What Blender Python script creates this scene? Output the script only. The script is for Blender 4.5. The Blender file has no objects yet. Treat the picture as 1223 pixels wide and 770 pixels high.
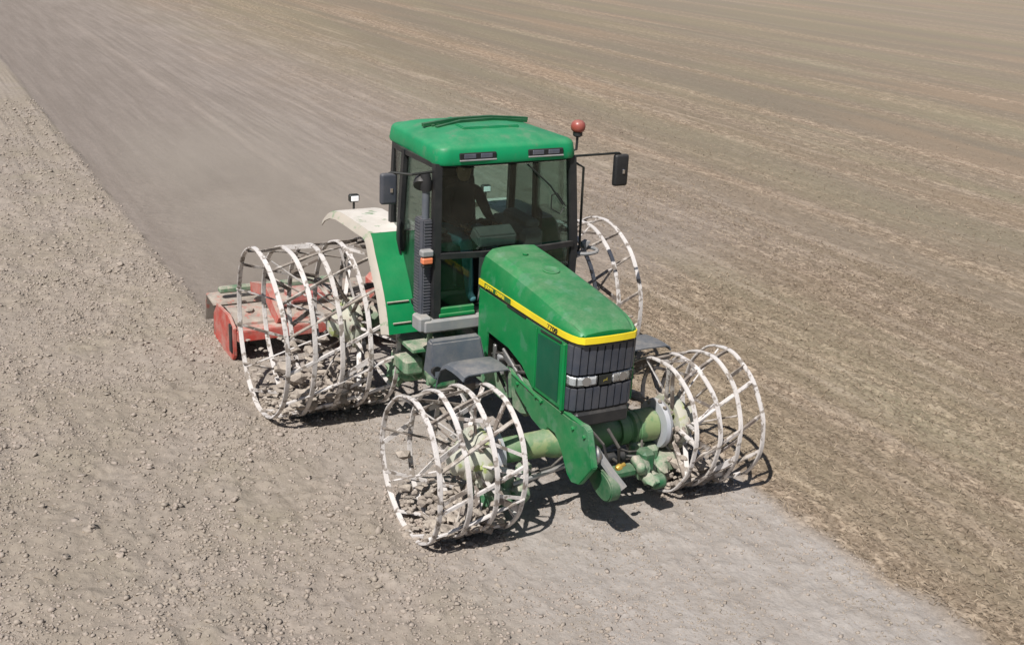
import bpy, bmesh, math, random
import numpy as np
from mathutils import Vector, Matrix
sc = bpy.context.scene
COL = sc.collection
R = math.radians
rng = np.random.default_rng(7)
random.seed(7)

# ------------------------------------------------------------------ camera, sky, sun, exposure
cam = bpy.data.cameras.new('camera'); cam_o = bpy.data.objects.new('camera', cam); COL.objects.link(cam_o)
YAW, PITCH, ROLL, F = 2.6490, 0.3367, 0.0457, 1418.18
fw = Vector((math.cos(YAW)*math.cos(PITCH), math.sin(YAW)*math.cos(PITCH), -math.sin(PITCH)))
r0 = fw.cross(Vector((0, 0, 1))).normalized(); u0 = r0.cross(fw)
rr = r0*math.cos(ROLL)+u0*math.sin(ROLL); uu = -r0*math.sin(ROLL)+u0*math.cos(ROLL)
M3 = Matrix((rr, uu, -fw)).transposed()
cam_o.matrix_world = Matrix.Translation((11.893, -5.4551, 5.3987)) @ M3.to_4x4()
cam.sensor_width = 36; cam.lens = F/1223*36; cam.clip_end = 3000; cam.clip_start = .1
sc.camera = cam_o

SUN_EL = R(54.0); SH = Vector((-.42, .60, 0)).normalized()      # shadows fall along SH
sun_dir = Vector((-SH.x*math.cos(SUN_EL), -SH.y*math.cos(SUN_EL), math.sin(SUN_EL)))
w = bpy.data.worlds.new('World'); sc.world = w; w.use_nodes = True
nt = w.node_tree; nt.nodes.clear()
sky = nt.nodes.new('ShaderNodeTexSky'); sky.sky_type = 'NISHITA'; sky.sun_disc = False
sky.sun_elevation = SUN_EL; sky.sun_rotation = math.atan2(sun_dir.x, sun_dir.y)
bg = nt.nodes.new('ShaderNodeBackground'); bg.inputs['Strength'].default_value = 0.055
wo = nt.nodes.new('ShaderNodeOutputWorld')
nt.links.new(sky.outputs[0], bg.inputs['Color']); nt.links.new(bg.outputs[0], wo.inputs['Surface'])
sl = bpy.data.lights.new('sun', 'SUN'); sl.energy = 5.0; sl.angle = R(.5); sl.color = (1, .975, .94)
so = bpy.data.objects.new('sun', sl); COL.objects.link(so)
so.rotation_euler = sun_dir.to_track_quat('Z', 'Y').to_euler()
sc.view_settings.view_transform = 'Standard'; sc.view_settings.look = 'None'
sc.view_settings.exposure = 0.18; sc.view_settings.gamma = 1

# ------------------------------------------------------------------ node helpers
class NT:
    def __init__(s, name):
        s.m = bpy.data.materials.new(name); s.m.use_nodes = True; s.t = s.m.node_tree
        s.t.nodes.clear(); s.out = s.t.nodes.new('ShaderNodeOutputMaterial')
    def n(s, typ, **kw):
        x = s.t.nodes.new(typ)
        for k, v in kw.items(): setattr(x, k, v)
        return x
    def l(s, a, b): s.t.links.new(a, b)
    def sv(s, inp, v):
        if hasattr(v, 'links') or isinstance(v, bpy.types.NodeSocket): s.l(v, inp)
        else: inp.default_value = v
    def math(s, op, a, b=0.0, clamp=False):
        x = s.n('ShaderNodeMath', operation=op, use_clamp=clamp); s.sv(x.inputs[0], a); s.sv(x.inputs[1], b); return x.outputs[0]
    def mix(s, f, a, b, blend='MIX'):
        x = s.n('ShaderNodeMix', data_type='RGBA', blend_type=blend)
        s.sv(x.inputs[0], f)
        s.sv(x.inputs[6], a if isinstance(a, bpy.types.NodeSocket) else (*a, 1)); s.sv(x.inputs[7], b if isinstance(b, bpy.types.NodeSocket) else (*b, 1))
        return x.outputs[2]
    def noise(s, vec, scale, detail=4, rough=.55):
        x = s.n('ShaderNodeTexNoise'); x.inputs['Scale'].default_value = scale; x.inputs['Detail'].default_value = detail
        x.inputs['Roughness'].default_value = rough; s.l(vec, x.inputs['Vector']); return x.outputs['Fac']
    def ramp(s, v, a, b, lo=0.0, hi=1.0, smooth=True):
        x = s.n('ShaderNodeMapRange'); x.interpolation_type = 'SMOOTHSTEP' if smooth else 'LINEAR'
        s.sv(x.inputs[0], v); x.inputs[1].default_value = a; x.inputs[2].default_value = b; x.inputs[3].default_value = lo; x.inputs[4].default_value = hi
        return x.outputs[0]
    def vmul(s, v, f):
        x = s.n('ShaderNodeVectorMath', operation='MULTIPLY'); s.l(v, x.inputs[0]); x.inputs[1].default_value = f; return x.outputs[0]

DUST = (.44, .38, .315)
def paint(name, base, rough=.4, metal=0.0, dust=.25, up=.3, patch=None, patch_amt=.3, patch_scale=7, bump=.0, coat=0.0, spec=.5, dscale=5):
    """A surface with a thin layer of field dust (thicker on faces that look up) and optional wear patches."""
    k = NT(name); g = k.n('ShaderNodeNewGeometry'); pos = g.outputs['Position']
    c = k.mix(k.ramp(k.noise(pos, 2.3, 3), .3, .7), tuple(x*.88 for x in base), tuple(min(1, x*1.1) for x in base))
    if patch:
        c = k.mix(k.ramp(k.noise(pos, patch_scale, 6, .6), .62-patch_amt*.4, .70-patch_amt*.4), c, patch)
    sep = k.n('ShaderNodeSeparateXYZ'); k.l(g.outputs['Normal'], sep.inputs[0])
    upf = k.ramp(sep.outputs[2], .1, .95)
    nz = k.ramp(k.noise(pos, dscale, 7, .65), .3, .75); fine = k.noise(pos, 45, 3, .6)
    d = k.math('ADD', k.math('MULTIPLY', nz, dust), k.math('MULTIPLY', k.math('MULTIPLY', upf, up), k.math('ADD', k.math('MULTIPLY', nz, .7), .45)))
    d = k.math('MULTIPLY', d, k.ramp(fine, .2, .7, .7, 1.15), clamp=True)
    c = k.mix(d, c, DUST)
    p = k.n('ShaderNodeBsdfPrincipled'); k.l(c, p.inputs['Base Color'])
    k.l(k.math('ADD', rough, k.math('MULTIPLY', d, .6), clamp=True), p.inputs['Roughness'])
    p.inputs['Metallic'].default_value = metal; p.inputs['Specular IOR Level'].default_value = spec
    if coat: p.inputs['Coat Weight'].default_value = coat; p.inputs['Coat Roughness'].default_value = .12
    if bump:
        b = k.n('ShaderNodeBump'); b.inputs['Strength'].default_value = bump; b.inputs['Distance'].default_value = .01
        k.l(k.noise(pos, 38, 5), b.inputs['Height']); k.l(b.outputs[0], p.inputs['Normal'])
    k.l(p.outputs[0], k.out.inputs['Surface']); return k.m

MT = {}
MT['green'] = paint('green_paint', (.003, .185, .050), .33, dust=.03, up=.19, spec=.25, patch=(.035, .20, .085), patch_amt=.16, patch_scale=4.5)  # dust film on upward faces also imitates the pale sky sheen of the bonnet
MT['green_roof'] = paint('green_roof_plastic', (.005, .24, .092), .40, dust=.010, up=.13, spec=.25, patch=(.04, .22, .10), patch_amt=.14, patch_scale=5)
MT['green_worn'] = paint('worn_green_plate', (.005, .17, .05), .42, dust=.10, up=.3, patch=(.05, .19, .09), patch_amt=.3, patch_scale=3, bump=.1, dscale=8)
MT['green_dusty'] = paint('dusty_green_casting', (.02, .17, .065), .55, dust=.62, up=.5, bump=.3)
MT['green_axle'] = paint('worn_sunlit_axle', (.075, .21, .075), .45, dust=.14, up=.3, bump=.15, patch=(.20, .27, .11), patch_amt=.3, patch_scale=3)  # worn green, its base lightened to imitate sunlight on the tube under the nose
MT['fender'] = paint('fender_green', (.003, .195, .062), .38, dust=.015, up=.05, spec=.2)
MT['dust_glare_top'] = paint('dusty_glare_fender', (.66, .61, .55), .7, dust=.3, up=.2, patch=(.2, .3, .18), patch_amt=.12)  # field dust and sun glare on the flat top, both put into the pale colour
MT['lip'] = paint('dust_caked_lip', (.42, .38, .32), .7, dust=.6, up=.4, patch=(.16, .26, .14), patch_amt=.15)
MT['yellow'] = paint('yellow_decal', (.78, .60, .015), .4, dust=.04, up=.05)
MT['yellow_dim'] = paint('worn_yellow', (.26, .21, .03), .5, dust=.15, up=0)
MT['ink'] = paint('black_decal', (.012, .014, .012), .5, dust=.05, up=.0)
MT['decal_green'] = paint('green_decal', (.02, .12, .03), .4, dust=.05, up=0)
MT['plastic'] = paint('black_plastic', (.011, .012, .014), .5, dust=.04, up=.08)
MT['grille'] = paint('grille_plastic', (.038, .045, .062), .45, dust=.08, up=.1)
MT['void'] = paint('dark_cavity', (.008, .008, .009), .8, dust=.02, up=.02)
MT['grey'] = paint('grey_plastic', (.075, .09, .112), .5, dust=.12, up=.26)
MT['grey_lt'] = paint('light_grey_sheet', (.22, .23, .24), .5, dust=.35, up=.3)
MT['shield'] = paint('blue_grey_shield', (.05, .056, .072), .5, metal=.0, dust=.10, up=.2)
MT['rubber'] = paint('rubber', (.016, .016, .017), .75, dust=.12, up=.2)
MT['iron'] = paint('oily_iron', (.05, .047, .045), .5, metal=.5, dust=.35, up=.3, bump=.3)
MT['cover'] = paint('dust_caked_cover', (.24, .20, .17), .7, dust=.5, up=.5, patch=(.35, .07, .05), patch_amt=.2)
MT['steel'] = paint('bare_steel', (.36, .36, .36), .35, metal=.8, dust=.3, up=.2)
MT['cage'] = paint('white_cage_pipe', (.63, .59, .565), .62, dust=.34, up=.1, patch=(.17, .14, .12), patch_amt=.24, patch_scale=10, bump=.4)
MT['cage_dark'] = paint('rusty_cage_bar', (.13, .10, .085), .7, metal=.1, dust=.45, up=.35, patch=(.5, .46, .43), patch_amt=.28, patch_scale=9, bump=.5)
MT['hub'] = paint('pale_hub', (.45, .47, .38), .6, dust=.6, up=.3, patch=(.30, .38, .10), patch_amt=.2)
MT['flange'] = paint('pale_flange', (.46, .48, .52), .5, metal=.2, dust=.35, up=.2)
MT['red'] = paint('red_paint', (.46, .05, .034), .6, dust=.52, up=.6, patch=(.30, .06, .04), patch_amt=.15)
MT['pink'] = paint('faded_red_paint', (.42, .06, .06), .55, dust=.55, up=.6)
MT['mud'] = paint('caked_mud', (.22, .185, .16), .95, dust=.45, up=.6, bump=.8, spec=.1)
MT['beacon'] = paint('beacon_dome', (.27, .042, .03), .25, dust=.12, up=.15)
MT['orange'] = paint('amber_lens', (.75, .2, .08), .3, dust=.15, up=.1)
MT['hitch_green'] = paint('hitch_green', (.008, .10, .035), .5, dust=.22, up=.22, bump=.3)
MT['brass'] = paint('brass_fitting', (.65, .42, .08), .35, metal=.6, dust=.05, up=.05)
MT['blue'] = paint('blue_hose', (.05, .12, .3), .5, dust=.1, up=.1)
MT['seat'] = paint('dark_seat_fabric', (.02, .02, .022), .9, dust=.05, up=.05)
MT['console'] = paint('grey_console', (.16, .165, .16), .6, dust=.2, up=.15)
MT['shirt'] = paint('dark_shirt', (.012, .012, .016), .9, dust=0, up=0)
MT['teal'] = paint('teal_trousers', (.05, .17, .19), .9, dust=.05, up=.05)
MT['skin'] = paint('tanned_skin', (.30, .16, .10), .6, dust=0, up=0)
MT['hair'] = paint('dark_cap', (.015, .014, .014), .8, dust=0, up=0)
MT['eye'] = paint('eye_white', (.6, .6, .58), .3, dust=0, up=0)
MT['lamp'] = paint('lamp_reflector', (.92, .93, .95), .3, dust=.03, up=.05)

def glass_mat(name, tint, refl=1.0):
    k = NT(name)
    t = k.n('ShaderNodeBsdfTransparent'); t.inputs[0].default_value = (*tint, 1)
    g = k.n('ShaderNodeBsdfGlossy'); g.inputs['Roughness'].default_value = .03
    fr = k.n('ShaderNodeFresnel'); fr.inputs[0].default_value = 1.5
    mx = k.n('ShaderNodeMixShader'); k.l(k.math('MULTIPLY', fr.outputs[0], refl, clamp=True), mx.inputs[0])
    k.l(t.outputs[0], mx.inputs[1]); k.l(g.outputs[0], mx.inputs[2])
    dd = k.n('ShaderNodeBsdfDiffuse'); dd.inputs[0].default_value = (*DUST, 1)      # film of dust on the pane
    mx2 = k.n('ShaderNodeMixShader'); pos = k.n('ShaderNodeNewGeometry').outputs['Position']
    k.l(k.ramp(k.noise(pos, 3.5, 5), .3, .8, .0, .018), mx2.inputs[0]); k.l(mx.outputs[0], mx2.inputs[1]); k.l(dd.outputs[0], mx2.inputs[2])
    k.l(mx2.outputs[0], k.out.inputs['Surface']); return k.m
MT['glass'] = glass_mat('tinted_cab_glass', (.76, .86, .83), .7)
MT['lens'] = glass_mat('clear_lens', (.97, .98, .98), .7)
MT['mirror_dim'] = paint('dark_lamp_glass', (.07, .08, .11), .2, dust=.15, up=0)  # dark lens of the roof lamps
MT['mirror'] = paint('mirror_face', (.6, .62, .66), .06, metal=1, dust=.05, up=0)

# ------------------------------------------------------------------ mesh helpers
def rotm(axis, deg): return Matrix.Rotation(R(deg), 4, axis)
class MB:
    def __init__(s): s.bm = bmesh.new()
    def box(s, c, d, rot=None, bevel=0.0, seg=1):
        b = bmesh.new(); bmesh.ops.create_cube(b, size=1)
        for v in b.verts: v.co = Vector((v.co.x*d[0], v.co.y*d[1], v.co.z*d[2]))
        if bevel: bmesh.ops.bevel(b, geom=list(b.edges), offset=min(bevel, min(d)*.45), segments=seg, affect='EDGES', profile=.6)
        m = Matrix.Translation(c) @ (rot if rot else Matrix.Identity(4)); b.transform(m); s._add(b); return s
    def _add(s, b):
        me = bpy.data.meshes.new('t'); b.to_mesh(me); b.free(); s.bm.from_mesh(me); bpy.data.meshes.remove(me)
    def prism(s, pts, plane, a, b_, bevel=0.0):
        """polygon pts in plane 'xz' (extruded along y a..b), 'yz' (along x) or 'xy' (along z)"""
        b = bmesh.new()
        def P(p, h): return {'xz': (p[0], h, p[1]), 'yz': (h, p[0], p[1]), 'xy': (p[0], p[1], h)}[plane]
        lo = [b.verts.new(P(p, a)) for p in pts]; hi = [b.verts.new(P(p, b_)) for p in pts]
        b.faces.new(lo); b.faces.new(hi)
        for i in range(len(pts)): b.faces.new((lo[i], lo[(i+1) % len(pts)], hi[(i+1) % len(pts)], hi[i]))
        bmesh.ops.recalc_face_normals(b, faces=b.faces)
        if bevel: bmesh.ops.bevel(b, geom=list(b.edges), offset=bevel, segments=1, affect='EDGES')
        s._add(b); return s
    def tube(s, path, r, n=8, closed=False, flat=None):
        """round bar along path; flat=(w,h) gives a flat bar instead"""
        P = [Vector(p) for p in path]; N = len(P); b = bmesh.new(); rings = []; up = None
        for i in range(N):
            t = (P[(i+1) % N]-P[i-1]) if closed else (P[min(i+1, N-1)]-P[max(i-1, 0)])
            t.normalize()
            if up is None:
                up = Vector((0, 0, 1)) if abs(t.z) < .9 else Vector((0, 1, 0))
            a = t.cross(up); a.normalize(); c = a.cross(t); c.normalize(); up = c
            rad = r[i] if isinstance(r, (list, tuple)) else r
            if flat: offs = [(-flat[0]/2, -flat[1]/2), (flat[0]/2, -flat[1]/2), (flat[0]/2, flat[1]/2), (-flat[0]/2, flat[1]/2)]
            else: offs = [(rad*math.cos(2*math.pi*j/n), rad*math.sin(2*math.pi*j/n)) for j in range(n)]
            rings.append([b.verts.new(P[i]+a*o[0]+c*o[1]) for o in offs])
        m = len(rings[0])
        for i in range(N if closed else N-1):
            A, B = rings[i], rings[(i+1) % N]
            for j in range(m): b.faces.new((A[j], A[(j+1) % m], B[(j+1) % m], B[j]))
        if not closed:
            b.faces.new(rings[0][::-1]); b.faces.new(rings[-1])
        bmesh.ops.recalc_face_normals(b, faces=b.faces); s._add(b); return s
    def lathe(s, prof, origin, axis, n=20):
        """prof: (radius, height along axis)"""
        ax = Vector(axis).normalized(); q = Vector((0, 0, 1)).rotation_difference(ax); b = bmesh.new(); rings = []
        for (r_, h) in prof:
            rings.append([b.verts.new(Vector(origin)+q @ Vector((max(r_, 1e-4)*math.cos(2*math.pi*j/n), max(r_, 1e-4)*math.sin(2*math.pi*j/n), h))) for j in range(n)])
        for A, B in zip(rings, rings[1:]):
            for j in range(n): b.faces.new((A[j], A[(j+1) % n], B[(j+1) % n], B[j]))
        b.faces.new(rings[0][::-1]); b.faces.new(rings[-1])
        bmesh.ops.recalc_face_normals(b, faces=b.faces); s._add(b); return s
    def loft(s, secs, closed=True, cap=True):
        b = bmesh.new(); rings = [[b.verts.new(p) for p in sec] for sec in secs]; m = len(rings[0])
        for A, B in zip(rings, rings[1:]):
            for j in range(m if closed else m-1): b.faces.new((A[j], A[(j+1) % m], B[(j+1) % m], B[j]))
        if cap and closed: b.faces.new(rings[0][::-1]); b.faces.new(rings[-1])
        bmesh.ops.recalc_face_normals(b, faces=b.faces); s._add(b); return s
    def sheet(s, grid, th):
        """open grid of points given a thickness"""
        b = bmesh.new(); V = [[b.verts.new(p) for p in row] for row in grid]
        for A, B in zip(V, V[1:]):
            for j in range(len(A)-1): b.faces.new((A[j], A[j+1], B[j+1], B[j]))
        bmesh.ops.recalc_face_normals(b, faces=b.faces)
        bmesh.ops.solidify(b, geom=list(b.faces), thickness=th); s._add(b); return s
    def lump(s, c, size, seed, sub=1, stretch=(1, 1, 1)):
        b = bmesh.new(); bmesh.ops.create_icosphere(b, subdivisions=sub, radius=1); rn = random.Random(seed)
        rot = Matrix.Rotation(rn.uniform(0, 6.3), 4, Vector((rn.uniform(-1, 1), rn.uniform(-1, 1), rn.uniform(-1, 1))).normalized())
        for v in b.verts: v.co = rot @ (v.co*rn.uniform(.65, 1.2))
        for v in b.verts: v.co = Vector(c)+Vector((v.co.x*size*stretch[0], v.co.y*size*stretch[1], v.co.z*size*stretch[2]))
        s._add(b); return s
    def mirror(s):
        """adds the copy mirrored across y=0"""
        me = bpy.data.meshes.new('t'); s.bm.to_mesh(me); b = bmesh.new(); b.from_mesh(me); bpy.data.meshes.remove(me)
        for v in b.verts: v.co.y *= -1
        bmesh.ops.reverse_faces(b, faces=b.faces); s._add(b); return s
    def build(s, name, mat, parent=None, smooth=35, bevel=0.0, sub=0):
        if bevel: bmesh.ops.bevel(s.bm, geom=[e for e in s.bm.edges if e.is_manifold and e.calc_face_angle(0) > R(30)], offset=bevel, segments=2, affect='EDGES', clamp_overlap=True)
        me = bpy.data.meshes.new(name); s.bm.to_mesh(me); s.bm.free()
        me.materials.append(mat if not isinstance(mat, str) else MT[mat])
        if smooth:
            me.polygons.foreach_set('use_smooth', [True]*len(me.polygons))
            if smooth < 180: me.set_sharp_from_angle(angle=R(smooth))
        o = bpy.data.objects.new(name, me); COL.objects.link(o)
        if parent:
            o.parent = parent; o.matrix_parent_inverse = Matrix.Translation(-Vector(origin_of(parent)))
        if sub: md = o.modifiers.new('s', 'SUBSURF'); md.levels = md.render_levels = sub
        return o
def origin_of(o):
    v = Vector(o.location)
    return v if o.parent is None else Vector((0, 0, 0)) + v
def empty(name, loc=(0, 0, 0), label=None, cat=None, group=None):
    o = bpy.data.objects.new(name, None); COL.objects.link(o); o.location = loc; o.empty_display_size = .2
    if label: o['label'] = label
    if cat: o['category'] = cat
    if group: o['group'] = group
    return o
def chaikin(p, it=2):
    for _ in range(it):
        q = []
        for a, b in zip(p, p[1:]+p[:1]): q += [(a[0]*.75+b[0]*.25, a[1]*.75+b[1]*.25), (a[0]*.25+b[0]*.75, a[1]*.25+b[1]*.75)]
        p = q
    return p
def text(name, body, size, loc, right, up, mat, parent, sx=1.0, depth=.003, align='LEFT'):
    cu = bpy.data.curves.new('t', 'FONT'); cu.body = body; cu.size = size; cu.extrude = depth; cu.align_x = align; cu.offset = size*.018
    t = bpy.data.objects.new('t', cu); COL.objects.link(t); dg = bpy.context.evaluated_depsgraph_get()
    me = bpy.data.meshes.new_from_object(t.evaluated_get(dg)); bpy.data.objects.remove(t)
    rt = Vector(right); u = Vector(up); nn = rt.cross(u)
    m = Matrix.Translation(loc) @ Matrix((rt*sx, u, nn)).transposed().to_4x4(); me.transform(m)
    me.name = name; me.materials.clear(); me.materials.append(MT[mat])
    o = bpy.data.objects.new(name, me); COL.objects.link(o)
    if parent: o.parent = parent; o.matrix_parent_inverse = Matrix.Translation(-Vector(origin_of(parent)))
    return o
def fast_mesh(name, co, faces, mat, smooth=False):
    me = bpy.data.meshes.new(name); nf, k = faces.shape
    me.vertices.add(len(co)); me.vertices.foreach_set('co', co.astype(np.float32).ravel())
    me.loops.add(nf*k); me.loops.foreach_set('vertex_index', faces.astype(np.int32).ravel())
    me.polygons.add(nf); me.polygons.foreach_set('loop_start', np.arange(0, nf*k, k, dtype=np.int32))
    me.update(calc_edges=True)
    if smooth: me.polygons.foreach_set('use_smooth', [True]*nf)
    me.materials.append(mat); o = bpy.data.objects.new(name, me); COL.objects.link(o); return o

# ------------------------------------------------------------------ the field
def vnoise(x, y, seed=0):
    xi = np.floor(x).astype(np.int64); yi = np.floor(y).astype(np.int64); fx = x-xi; fy = y-yi
    fx = fx*fx*(3-2*fx); fy = fy*fy*(3-2*fy)
    def h(a, b):
        n = (a*374761393+b*668265263+seed*1442695041) & 0xffffffff
        n = ((n ^ (n >> 13))*1274126177) & 0xffffffff
        return ((n ^ (n >> 16)) & 0xffff)/65535.0
    return (h(xi, yi)*(1-fx)+h(xi+1, yi)*fx)*(1-fy)+(h(xi, yi+1)*(1-fx)+h(xi+1, yi+1)*fx)*fy
def fbm(x, y, o=4, seed=0):
    t = 0; a = .5
    for i in range(o): t = t+a*vnoise(x*2**i, y*2**i, seed+i*17); a *= .5
    return t
def sstep(a, b, v): t = np.clip((v-a)/(b-a), 0, 1); return t*t*(3-2*t)
EL, ER = -1.97, 1.80
def zones(x, y):
    fr = sstep(-2.6, 1.0, x)
    wob = (fbm(x*.9, y*.9, 3, 5)-.45)*(.16+.5*fr)
    left = 1-sstep(EL-.10-.25*fr, EL+.12+1.5*fr, y+wob)
    right = sstep(ER-.12, ER+.15, y+wob)
    return left, right, np.clip(1-left-right, 0, 1)
def height(x, y):
    L, Rt, S = zones(x, y)
    rough = np.maximum(fbm(x*6.5, y*6.5, 3, 11)-.42, 0)*.12+np.maximum(fbm(x*15, y*15, 2, 13)-.45, 0)*.06+(fbm(x*16, y*16, 2, 23)-.4)*.030+(fbm(x*1.1, y*1.1, 3, 9)-.45)*.13+(fbm(x*.35, y*3.2, 2, 19)-.4)*.06
    front = sstep(-2.9, -2.2, x)
    strip = front*(np.maximum(fbm(x*5, y*5, 3, 31)-.45, 0)*.07+np.maximum(fbm(x*13, y*13, 2, 38)-.42, 0)*.045+(fbm(x*24, y*24, 1, 37)-.3)*.010+np.maximum(fbm(x*8, y*8, 2, 39)-.46, 0)*.07)+(1-front)*((fbm(x*9, y*9, 3, 41)-.45)*.030-.02)
    stub = (fbm(x*2.0, y*8, 3, 51)-.45)*.045+(fbm(x*12, y*14, 2, 57)-.4)*.022+.02
    foot = np.zeros_like(x)
    for wx, rd, y0, y1 in ((3.136, .42, .80, 1.80), (0.0, .5, .85, 2.25)):
        foot = np.maximum(foot, (1-sstep(rd*.6, rd*1.3, np.abs(x-wx)))*sstep(y0-.15, y0+.05, np.abs(y))*(1-sstep(y1, y1+.2, np.abs(y))))
    return (1-.8*foot)*(L*(rough+.015)+S*strip+Rt*stub)-.008*foot+(fbm(x*.12, y*.12, 2, 3)-.45)*.05*sstep(8, 25, np.hypot(x, y))
def axis(lo, hi, d, far):
    a = np.arange(lo, hi, d); l = []; s = d; v = lo
    while v > -far: s *= 1.09; v -= s; l.append(v)
    h = []; s = d; v = a[-1]
    while v < far: s *= 1.09; v += s; h.append(v)
    return np.array(l[::-1]+list(a)+h)
xs = axis(-10, 8.0, .028, 1500); ys = axis(-6.2, 5.5, .028, 1500)
X, Y = np.meshgrid(xs, ys, indexing='ij'); fade = 1-sstep(30, 60, np.hypot(X, Y))
Z = height(X, Y)*fade
nx, ny = X.shape; ii = np.arange(nx*ny).reshape(nx, ny)
F4 = np.stack([ii[:-1, :-1], ii[1:, :-1], ii[1:, 1:], ii[:-1, 1:]], -1).reshape(-1, 4)

k = NT('field_soil'); g = k.n('ShaderNodeNewGeometry'); pos = g.outputs['Position']
sp = k.n('ShaderNodeSeparateXYZ'); k.l(pos, sp.inputs[0]); px, py = sp.outputs[0], sp.outputs[1]
wob = k.math('MULTIPLY', k.math('SUBTRACT', k.noise(pos, 1.3, 4), .5), .55)
yy = k.math('ADD', py, wob)
fr_ = k.ramp(px, -2.6, 1.0)
yl = k.math('ADD', py, k.math('MULTIPLY', wob, k.math('ADD', .25, k.math('MULTIPLY', fr_, .9))))
left = k.ramp(k.math('DIVIDE', k.math('SUBTRACT', yl, k.math('SUBTRACT', EL-.08, k.math('MULTIPLY', fr_, .25))), k.math('ADD', .20, k.math('MULTIPLY', fr_, 1.7))), 0, 1, 1, 0); right = k.ramp(yy, ER-.15, ER+.20)
n1 = k.noise(pos, .35, 5, .6); n2 = k.noise(pos, 3.0, 6, .65); n3 = k.noise(pos, 22, 5, .7)
streak = k.noise(k.vmul(pos, (.05, 1.1, 1)), 1.0, 5, .65); streak2 = k.noise(k.vmul(pos, (.22, 3.5, 1)), 1.0, 4, .6)
clod = k.noise(pos, 9, 5, .65)
c_left = k.mix(k.ramp(n1, .3, .7), (.315, .267, .212), (.37, .315, .272))
c_left = k.mix(k.ramp(streak2, .35, .65, .3, 0), c_left, (.25, .21, .165))
c_left = k.mix(k.ramp(k.noise(pos, .9, 4), .5, .7, 0, .4), c_left, (.30, .262, .19))
c_left = k.mix(k.ramp(clod, .38, .68), k.mix(.35, c_left, (.20, .165, .135)), c_left)
c_front = k.mix(k.ramp(n2, .3, .7), (.335, .296, .262), (.395, .357, .325))
c_front = k.mix(k.ramp(streak2, .36, .62, .35, 0), c_front, (.27, .232, .20))
c_front = k.mix(k.ramp(clod, .58, .70, 0, .45), c_front, (.47, .42, .38))
c_front = k.mix(k.ramp(clod, .30, .42, .35, 0), c_front, (.24, .205, .18))
c_back = k.mix(k.ramp(streak2, .3, .7), (.245, .205, .172), (.32, .27, .232))
c_back = k.mix(k.ramp(n2, .35, .75, 0, .45), c_back, (.22, .185, .16))
c_back = k.mix(k.ramp(k.math('ADD', py, k.math('MULTIPLY', k.math('SUBTRACT', n1, .5), 2.0)), -2.2, 6.5, .45, 0), c_back, (.18, .152, .134))
backm = k.ramp(k.math('ADD', px, k.math('MULTIPLY', wob, 2.0)), -3.4, -1.6, 1, 0)
c_strip = k.mix(backm, c_front, c_back)
c_right = k.mix(k.ramp(n3, .36, .64), (.175, .132, .098), (.37, .295, .228))
blot = k.noise(k.vmul(pos, (.6, 1.3, 1)), 5.5, 5, .68)
c_right = k.mix(k.ramp(blot, .44, .58, .54, 0), c_right, (.12, .092, .068))
c_right = k.mix(k.ramp(blot, .53, .64, 0, .48), c_right, (.46, .375, .29))
c_right = k.mix(k.ramp(streak, .40, .60, 0, .70), c_right, (.185, .15, .11))
c_right = k.mix(k.ramp(k.noise(k.vmul(pos, (.10, .5, 1)), .6, 4), .50, .70, 0, .4), c_right, (.23, .225, .16))
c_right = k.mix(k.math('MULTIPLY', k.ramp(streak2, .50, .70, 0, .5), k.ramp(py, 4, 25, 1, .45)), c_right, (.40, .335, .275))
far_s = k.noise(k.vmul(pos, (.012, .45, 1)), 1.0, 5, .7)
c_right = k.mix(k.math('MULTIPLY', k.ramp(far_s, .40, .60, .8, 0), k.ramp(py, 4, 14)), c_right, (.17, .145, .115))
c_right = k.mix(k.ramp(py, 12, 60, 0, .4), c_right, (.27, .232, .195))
# dust fallout beside the worked strip behind the machine, fading into the stubble
fall = k.math('MULTIPLY', k.ramp(k.math('ADD', py, k.math('MULTIPLY', k.math('SUBTRACT', n1, .5), 5.0)), 3.0, 12.0, 1, 0), k.ramp(k.math('ADD', px, k.math('MULTIPLY', n1, 2.5)), -4.0, 0.0, 1, 0))
band_ = k.noise(k.vmul(pos, (.035, .30, 1)), 1.0, 3, .5)
c_right = k.mix(k.ramp(band_, .46, .62, 0, .42), c_right, k.mix(.5, c_right, (.235, .215, .135)))
c_right = k.mix(k.ramp(band_, .30, .46, .5, 0), c_right, k.mix(.5, c_right, (.34, .235, .16)))
c_right = k.mix(1.0, c_right, (1.21, 1.18, 1.13), 'MULTIPLY')
c_right = k.mix(fall, c_right, c_back)
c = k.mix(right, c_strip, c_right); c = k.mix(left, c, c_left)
c = k.mix(k.ramp(n3, .25, .75, .35, 0), c, k.mix(1.0, c, (.62, .6, .58), 'MULTIPLY'))
p = k.n('ShaderNodeBsdfPrincipled'); k.l(c, p.inputs['Base Color']); p.inputs['Roughness'].default_value = .95; p.inputs['Specular IOR Level'].default_value = .1
b = k.n('ShaderNodeBump'); b.inputs['Strength'].default_value = .8; b.inputs['Distance'].default_value = .03
hh = k.math('ADD', k.math('MULTIPLY', clod, .8), k.math('MULTIPLY', n3, .5)); k.l(hh, b.inputs['Height']); k.l(b.outputs[0], p.inputs['Normal'])
k.l(p.outputs[0], k.out.inputs['Surface']); MT['soil'] = k.m
fo = fast_mesh('field', np.stack([X, Y, Z], -1).reshape(-1, 3), F4, MT['soil'], True)
fo['kind'] = 'structure'

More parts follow.
